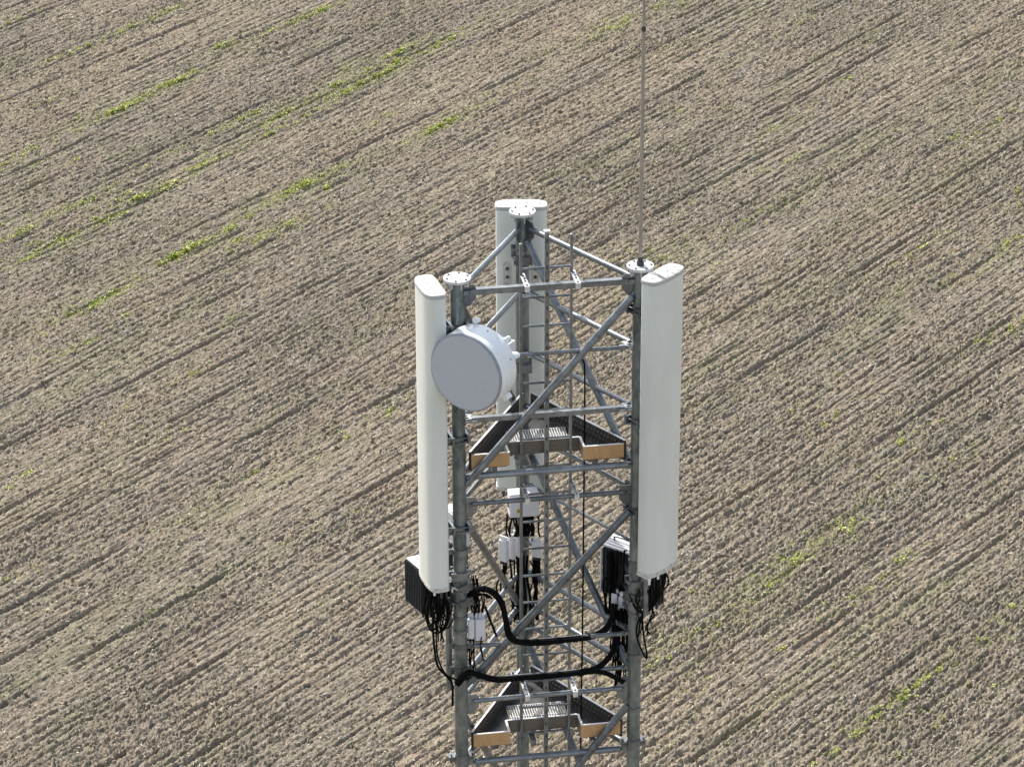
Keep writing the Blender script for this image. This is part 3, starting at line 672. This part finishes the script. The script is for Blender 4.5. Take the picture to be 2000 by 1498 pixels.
# ------------------------------------------------------------------ radio units, enclosures, filters
def jumper(parent, pts, r=.0075, mat=None): 
    mb = MB(); mb.path(pts, r, n=7, sub=7); return mb.build('jumper_cable', mat or M_CABLE, parent)
def radio(corner, a, la, b, lb, h, label, nf=9, solid=False):
    """corner = near bottom corner (absolute); a = horizontal axis away from corner along the finned face, b = the other"""
    a = Vector(a).normalized(); b = Vector(b).normalized(); c0 = Vector(corner)
    cen = c0+a*la/2+b*lb/2
    t = thing('radio_unit', cen, label, 'radio unit', 'black finned radio units below the antennas')
    mb = MB(); mb.box(cen+Zv*h/2, a, b, Zv, la-.03, lb-.03, h-.02); mb.build('housing', M_RADIO, t, bevel=.006)
    mb = MB()
    for k in range(nf): mb.box(c0+a*(la*(k+.5)/nf)+b*.012+Zv*h*.5, a, b, Zv, .006, .03, h-.03)
    for k in range(nf): mb.box(c0+a*(la*(k+.5)/nf)+b*(lb-.012)+Zv*h*.5, a, b, Zv, .006, .03, h-.03)
    mb.build('cooling_fins', M_RADIO, t)
    mb = MB()
    mb.box(cen+Zv*(h-.004), a, b, Zv, la-.04, lb*(.9 if solid else .45), .014)
    if not solid:
        for k in range(6): mb.box(cen+Zv*(h+.006)+b*(lb*(-.42+.168*k)), a, b, Zv, la-.02, lb*.11, .018)
    mb.build('top_cover', M_FINTOP, t, bevel=.003)  # pale colour stands for sun on the casting's top
    mb = MB(); mb.path([c0+a*la*.25+b*lb/2+Zv*h, c0+a*la*.25+b*lb/2+Zv*(h+.05), c0+a*la*.75+b*lb/2+Zv*(h+.05), c0+a*la*.75+b*lb/2+Zv*h], .009, sub=3); mb.build('handle', M_STEEL, t)
    for k in range(4):
        p = c0+a*(la*(.2+.2*k))+b*(lb*.45)
        mb = MB(); mb.tube(p-Zv*.045, p+Zv*.012, .013, n=10); mb.build('connector', M_TIE if k in (1, 2) else M_RADIO, t)
    return t, cen
def strutbar(t, p, leg, z, mat=None):
    mb = MB(); l = Vector((leg.x, leg.y, z)); d = (l-Vector((p.x, p.y, z))); d.normalize(); s = Zv.cross(d)
    mb.bar(Vector((p.x, p.y, z)), l-d*LEG_R, .05, .05)
    mb.box(l-d*(LEG_R+.008), d, s, Zv, .016, .15, .07); mb.box(l+d*(LEG_R+.008), d, s, Zv, .016, .15, .07)
    for sg in (-1, 1): mb.tube(l-d*.09+s*(.065*sg), l+d*.09+s*(.065*sg), .007, n=6)
    return mb.build('bracket', M_STEEL, t)

wA = Vector((-.5, .866, 0)); dA = Vector((.866, .5, 0))
ca = at(824, 1203, -.42)
rA, cenA = radio(ca, wA, .29, dA, .22, .41, 'black finned radio unit with pale sunlit top, behind the foot of the antenna beside the dish', 10, True)
strutbar(rA, cenA, A, ca.z+.2); strutbar(rA, cenA, A, ca.z+.34)
ca2 = at(880, 1150, -.24)
rA2, cenA2 = radio(ca2, Vector((-.3, .95, 0)), .18, Vector((.95, .3, 0)), .15, .42, 'black radio unit almost hidden behind the left front leg', 6)
strutbar(rA2, cenA2, A, ca2.z+.3)
wB = Vector((.79, -.62, 0)); dB = Vector((.45, .89, 0))
cb = at(1174, 1158, .12)
rB, cenB = radio(cb, wB, .30, dB, .25, .45, 'black finned radio unit with sunlit striped top, hung inside the right front leg', 9)
mb = MB(); mb.box(cb+Zv*.225-dB.normalized()*.004, wB, dB, Zv, .014, .02, .42); mb.build('side_plate', M_BOX, rB)
strutbar(rB, cenB, B, cb.z+.15); strutbar(rB, cenB, B, cb.z+.33)
cb2 = at(1262, 1195, -.22)
rB2, cenB2 = radio(cb2, Vector((.79, .62, 0)), .20, Vector((-.62, .79, 0)), .11, .30, 'black radio unit peeping out under the antenna on the whip rod leg', 6)
strutbar(rB2, cenB2, B, cb2.z+.2)

def enclosure(name, c, ax, w, d, h, label, cat, group, mat, sticker=False, lid=True):
    ax = Vector(ax).normalized(); n = Vector((-ax.y, ax.x, 0)); c = Vector(c)      # c: centre of the bottom; front = -n
    t = thing(name, c, label, cat, group)
    mb = MB(); mb.box(c+Zv*h/2, ax, n, Zv, w, d, h); mb.build('case', mat, t, bevel=.008)
    if lid:
        mb = MB(); mb.box(c+Zv*(h*.52)-n*(d/2+.006), ax, n, Zv, w*.94, .012, h*.86); mb.build('cover', mat, t, bevel=.004)
        for sg in (-1, 1):
            mb = MB(); mb.box(c+Zv*(h*.5)+ax*(sg*(w/2+.006)), ax, n, Zv, .012, d*.5, .04); mb.build('latch', M_STEEL, t)
    if sticker:
        mb = MB(); q = c+Zv*(h*.32)-n*(d/2+.0135)-ax*(w*.20); mb.box(q, ax, n, Zv, .042, .002, .042)
        mb.mat = 1; mb.box(q-n*.0015, ax, n, Zv, .016, .002, .02); mb.build('warning_sticker', [M_LABEL, M_INK], t)
    for k in range(4):
        p = c+ax*(w*(-.33+.22*k)); mb = MB(); mb.tube(p-Zv*.03, p, .009, n=8); mb.build('gland', M_RADIO, t)
    return t
GW = 'white radio enclosures behind the legs'
wc = at(1022, 1003, .60)
encC = enclosure('radio_enclosure', wc, eAB, .25, .13, .215, 'white enclosure with yellow sticker in front of the rear leg', 'enclosure', GW, M_BOX, True)
wa = at(893, 1058, -.33)
encA = enclosure('radio_enclosure', wa, Vector((.5, -.86, 0)), .22, .11, .30, 'pale enclosure mostly hidden between left front leg and its panel antenna', 'enclosure', GW, M_BOX, False)
mb = MB(); mb.bar(Vector((wc.x, wc.y+.05, wc.z+.1)), Vector((C.x, C.y-LEG_R, wc.z+.1)), .05, .06); mb.build('bracket', M_STEEL, encC)
mb = MB(); mb.bar(Vector((wa.x, wa.y, wa.z+.15)), Vector((A.x, A.y+LEG_R*.8, wa.z+.15)), .04, .06); mb.build('bracket', M_STEEL, encA)

GF = 'small pale filter boxes wired below the radios'
def filt(c, ax, label, w=.085, d=.045, h=.20, mat=M_BOX, leg=None):
    t = enclosure('filter_box', c, ax, w, d, h, label, 'filter box', GF, mat, False, False)
    n = Vector((-Vector(ax).y, Vector(ax).x, 0)).normalized()
    for k in (-1, 0, 1):
        mb = MB(); p = Vector(c)+Zv*h+Vector(ax).normalized()*(k*w*.3); mb.tube(p, p+Zv*.035, .010, n=8); mb.build('connector', M_TIE, t)
    if leg is not None:
        mb = MB(); q = Vector((leg.x, leg.y, c.z+h*.6)); p = Vector((c.x, c.y, c.z+h*.6)); dd = (q-p).normalized()
        mb.bar(p, q-dd*(LEG_R*.9), .03, .03); mb.build('bracket', M_STEEL, t)
    return t
axF = Vector((.80, -.60, 0))
fC = [filt(at(984, 1095, .62), axF, 'pale filter box, outermost of the three side by side at the rear leg', leg=None),
      filt(at(997, 1090, .66), axF, 'pale filter box in the middle of the three at the rear leg'),
      filt(at(1009, 1085, .70), axF, 'pale filter box closest to the rear leg of the three side by side', leg=C)]
fD = filt(at(1049, 1087, .66), Vector((.94, -.3, 0)), 'single pale filter box on the ladder side of the rear leg, under the stickered enclosure', w=.085, h=.15, leg=C)
fA = [filt(at(919, 1243, -.47), eAB, 'narrow pale filter box touching the left front leg, under the dish', w=.055, d=.10, h=.185, leg=A),
      filt(at(937, 1246, -.46), eAB, 'wider pale filter box beside the left front leg, above the cable bundles', w=.085, d=.10, h=.20)]
fB = [filt(at(1202, 1188, -.02), Vector((.8, -.5, 0)), 'pale filter box below the striped top radio, further from the right front leg', w=.055, d=.06, h=.15),
      filt(at(1215, 1190, -.06), Vector((.8, -.5, 0)), 'pale filter box below the striped top radio, nearer the right front leg', w=.045, d=.06, h=.13, leg=B)]

# ------------------------------------------------------------------ cables
def cable(pts, r, label, group=None, sub=10, n=9, name='cable'):
    mb = MB(); mb.path([at(*p) for p in pts], r, n=n, sub=sub); o = mb.build(name, M_CABLE)
    return tag(o, label, 'cable', group)
def bundle(pts, R, label, group=None, k=6, r=.0115):
    P = [at(*p) for p in pts]; mb = MB(); rr = random.Random(len(pts))
    for j in range(k):
        a = 2*math.pi*j/k; Q = []
        for i, p in enumerate(P):
            t = (P[min(i+1, len(P)-1)]-P[max(i-1, 0)]).normalized(); o1 = t.orthogonal().normalized(); o2 = t.cross(o1)
            if i == 0: o1r = Vector((0, 0, 1))
            o1 = (Vector((.2, -.6, .75))-t*t.dot(Vector((.2, -.6, .75)))).normalized(); o2 = t.cross(o1)
            b = a+.35*i; f = R*rr.uniform(.75, 1.25)*(1.7 if i in (0, len(P)-1) else 1)
            Q.append(p+o1*(math.cos(b)*f)+o2*(math.sin(b)*f))
        mb.path(Q, r, n=7, sub=8)
    for i in range(2, len(P)-2, 2):
        t = (P[i+1]-P[i-1]).normalized(); mb.tube(P[i]-t*.008, P[i]+t*.008, R+r+.003, n=12)
    return tag(mb.build('cable_bundle', M_CABLE), label, 'cable', group)
GB = 'thick black cable bundles across the mast'
bundle([(912,1175,-.45),(925,1155,-.5),(945,1150,-.53),(965,1158,-.55),(980,1178,-.57),(988,1210,-.575),(994,1238,-.57),(1010,1252,-.53),(1050,1254,-.47),(1100,1250,-.42),(1150,1243,-.35),(1180,1230,-.28),(1195,1205,-.18),(1200,1180,-.1)], .016, 'thick black cable bundle looping over and along the higher crossbar', GB)
bundle([(893,1335,-.62),(915,1313,-.64),(935,1318,-.61),(970,1326,-.57),(1020,1324,-.52),(1080,1319,-.45),(1130,1313,-.4),(1165,1304,-.36),(1188,1285,-.30),(1200,1260,-.22),(1204,1225,-.12),(1204,1195,-.05)], .015, 'thick black cable bundle lying along the lower crossbar', GB)
cable([(1130,1316,-.38),(1160,1311,-.37),(1185,1315,-.36),(1205,1325,-.36),(1218,1332,-.36)], .02, 'short black cable end sagging beside the right front leg', None)
for k, dx in enumerate((0, 6)):
    cable([(912+dx,1180,-.42),(922+dx,1166,-.45),(940+dx,1160,-.47),(955+dx,1168,-.5)][:4], .009, ['thin black cable curling from the left front leg into the bundle', 'thin black cable curling beside the wider filter box'][k], None)
cable([(1131,700,-.18),(1140,706,-.1),(1142,730,-.08),(1142,800,-.08),(1140,1000,-.08),(1138,1200,-.08),(1136,1330,-.08),(1134,1470,-.08),(1133,1540,-.08)], .007, 'thin black cable hanging straight down through the mast beside the ladder')
cable([(840,1165,-.62),(833,1195,-.68),(838,1225,-.7),(852,1236,-.7),(868,1228,-.66),(877,1205,-.62),(876,1180,-.6),(868,1165,-.6)], .008, 'black cable loop hanging under the antenna beside the dish')
cable([(846,1180,-.64),(846,1230,-.66),(849,1270,-.66),(855,1300,-.66),(870,1318,-.64),(883,1335,-.60),(884,1370,-.595),(884,1378,-.595)], .010, 'black cable dropping from the left radio and bending in to the leg')
cable([(856,1170,-.6),(852,1225,-.64),(854,1275,-.65),(862,1302,-.65),(875,1320,-.63),(898,1328,-.61),(915,1324,-.61),(920,1312,-.6)], .007, 'thin black cable wrapping round the front of the left front leg')
cable([(858,1160,-.6),(862,1195,-.62),(868,1210,-.62),(880,1198,-.6),(884,1180,-.56)], .007, 'short black cable loop between the left radio and the leg')
cable([(948,1185,-.40),(955,1205,-.40),(962,1222,-.42),(970,1243,-.46)], .010, 'black cable running from the wider filter box down to the crossbar')
cable([(1230,1160,-.34),(1240,1185,-.38),(1255,1197,-.40),(1264,1190,-.40),(1266,1150,-.38),(1262,1130,-.38)], .009, 'black cable coiled round the right front leg')
cable([(1262,1195,-.40),(1248,1210,-.42),(1243,1235,-.42),(1250,1262,-.42),(1262,1285,-.40),(1263,1275,-.38),(1257,1240,-.38),(1254,1200,-.38)], .008, 'long black cable loop hanging beside the right front leg')
cable([(1300,1120,-.42),(1296,1145,-.40),(1286,1165,-.38),(1270,1185,-.37),(1258,1196,-.37)], .010, 'black cable falling from the antenna foot on the whip rod leg')
cable([(1283,1128,-.40),(1284,1160,-.38),(1276,1178,-.37)], .010, 'short thick black cable directly under the antenna on the whip rod leg')
# jumpers hanging off the radios and filters
rnd = random.Random(4)
def wires(parent, x0, x1, y0, y1, Y, k, r=.006, sway=6):
    for i in range(k):
        xa = rnd.uniform(x0, x1); xb = xa+rnd.uniform(-sway, sway); ym = (y0+y1)/2
        yy = Y+rnd.uniform(-.03, .03)
        jumper(parent, [at(xa, y0, yy), at(xa+rnd.uniform(-3, 3), y0*.7+y1*.3, yy), at(xb+rnd.uniform(-4, 4), y0*.3+y1*.7, yy), at(xb, y1, yy)], r)
wires(encC, 984, 1056, 1003, 1048, .61, 12, .008, 5)
wires(encC, 1022, 1042, 1003, 1046, .68, 8, .014, 3)
wires(fC[1], 980, 1010, 1092, 1165, .64, 5, .008, 10)
wires(fC[2], 1008, 1050, 1085, 1210, .70, 10, .011, 8)
wires(fD, 1038, 1056, 1050, 1140, .68, 5, .006, 8)
wires(rA, 828, 876, 1140, 1205, -.5, 8, .008, 8)
for k in range(6):      # slack loops between radio and antenna
    x = 832+6*k; d = rnd.uniform(14, 26); b = rnd.uniform(1205, 1240); yy = -.58+.02*k
    jumper(rA, [at(x, 1150, yy), at(x-3, 1150+(b-1150)*.6, yy-.02), at(x+d*.4, b, yy-.03), at(x+d, 1150+(b-1150)*.65, yy-.02), at(x+d+2, 1155, yy)], .0065)
wires(rA2, 905, 935, 1130, 1200, -.35, 6, .006, 8)
wires(fA[1], 914, 946, 1165, 1205, -.44, 6, .006, 5)
wires(fA[1], 915, 942, 1244, 1318, -.5, 5, .005, 8)
wires(rB, 1184, 1226, 1075, 1205, .0, 14, .010, 10)
wires(fB[0], 1194, 1226, 1150, 1170, -.05, 4, .007, 4)
wires(fB[0], 1194, 1228, 1188, 1300, -.1, 12, .008, 8)
wires(fB[1], 1205, 1226, 1225, 1345, -.14, 5, .006, 8)
for k in range(7):      # feeders gather from the antenna foot to the leg
    x = 1272+5*k; yy = -.42+.012*k
    jumper(rB2, [at(x, 1120, yy), at(x+rnd.uniform(-2, 3), 1140, yy), at(1270+(x-1270)*.55+rnd.uniform(-4, 4), 1165, yy+.01), at(1262+rnd.uniform(-4, 6), 1190+rnd.uniform(-4, 8), -.39)], .007)
# pipe behind the left front leg that carries the finned radio
mb = MB(); q = at(878, 1345, -.43); mb.tube(q, q+Zv*.98, .026, n=14); mb.build('mounting_pipe', M_LEG, rA)
# extra slack gathered at the two front legs
def tangle(parent, x0, x1, y0, y1, Y, k, r=.006):
    for i in range(k):
        x = rnd.uniform(x0, x1); pts = []
        n = 5
        for j in range(n):
            t = j/(n-1); pts.append(at(x+rnd.uniform(-9, 9)*math.sin(math.pi*t)+rnd.uniform(-2, 2), y0+(y1-y0)*t+rnd.uniform(-6, 6), Y+rnd.uniform(-.04, .04)))
        jumper(parent, pts, r*rnd.uniform(.8, 1.3))
tangle(rA2, 910, 934, 1128, 1205, -.42, 6)
tangle(fA[0], 912, 934, 1250, 1330, -.5, 3)
tangle(rB, 1186, 1224, 1085, 1200, .06, 7, .007)
tangle(fB[0], 1192, 1224, 1192, 1345, -.16, 7)
tangle(fC[2], 996, 1050, 1095, 1215, .66, 7)
tangle(rB2, 1246, 1272, 1150, 1240, -.41, 4)
tangle(rA, 838, 884, 1165, 1250, -.62, 4)
# short pipe that carries the right lower radio
mb = MB(); q = at(1261, 1200, -.40); mb.tube(q, q+Zv*.34, .024, n=14); mb.build('mounting_pipe', M_STEEL, rB2)
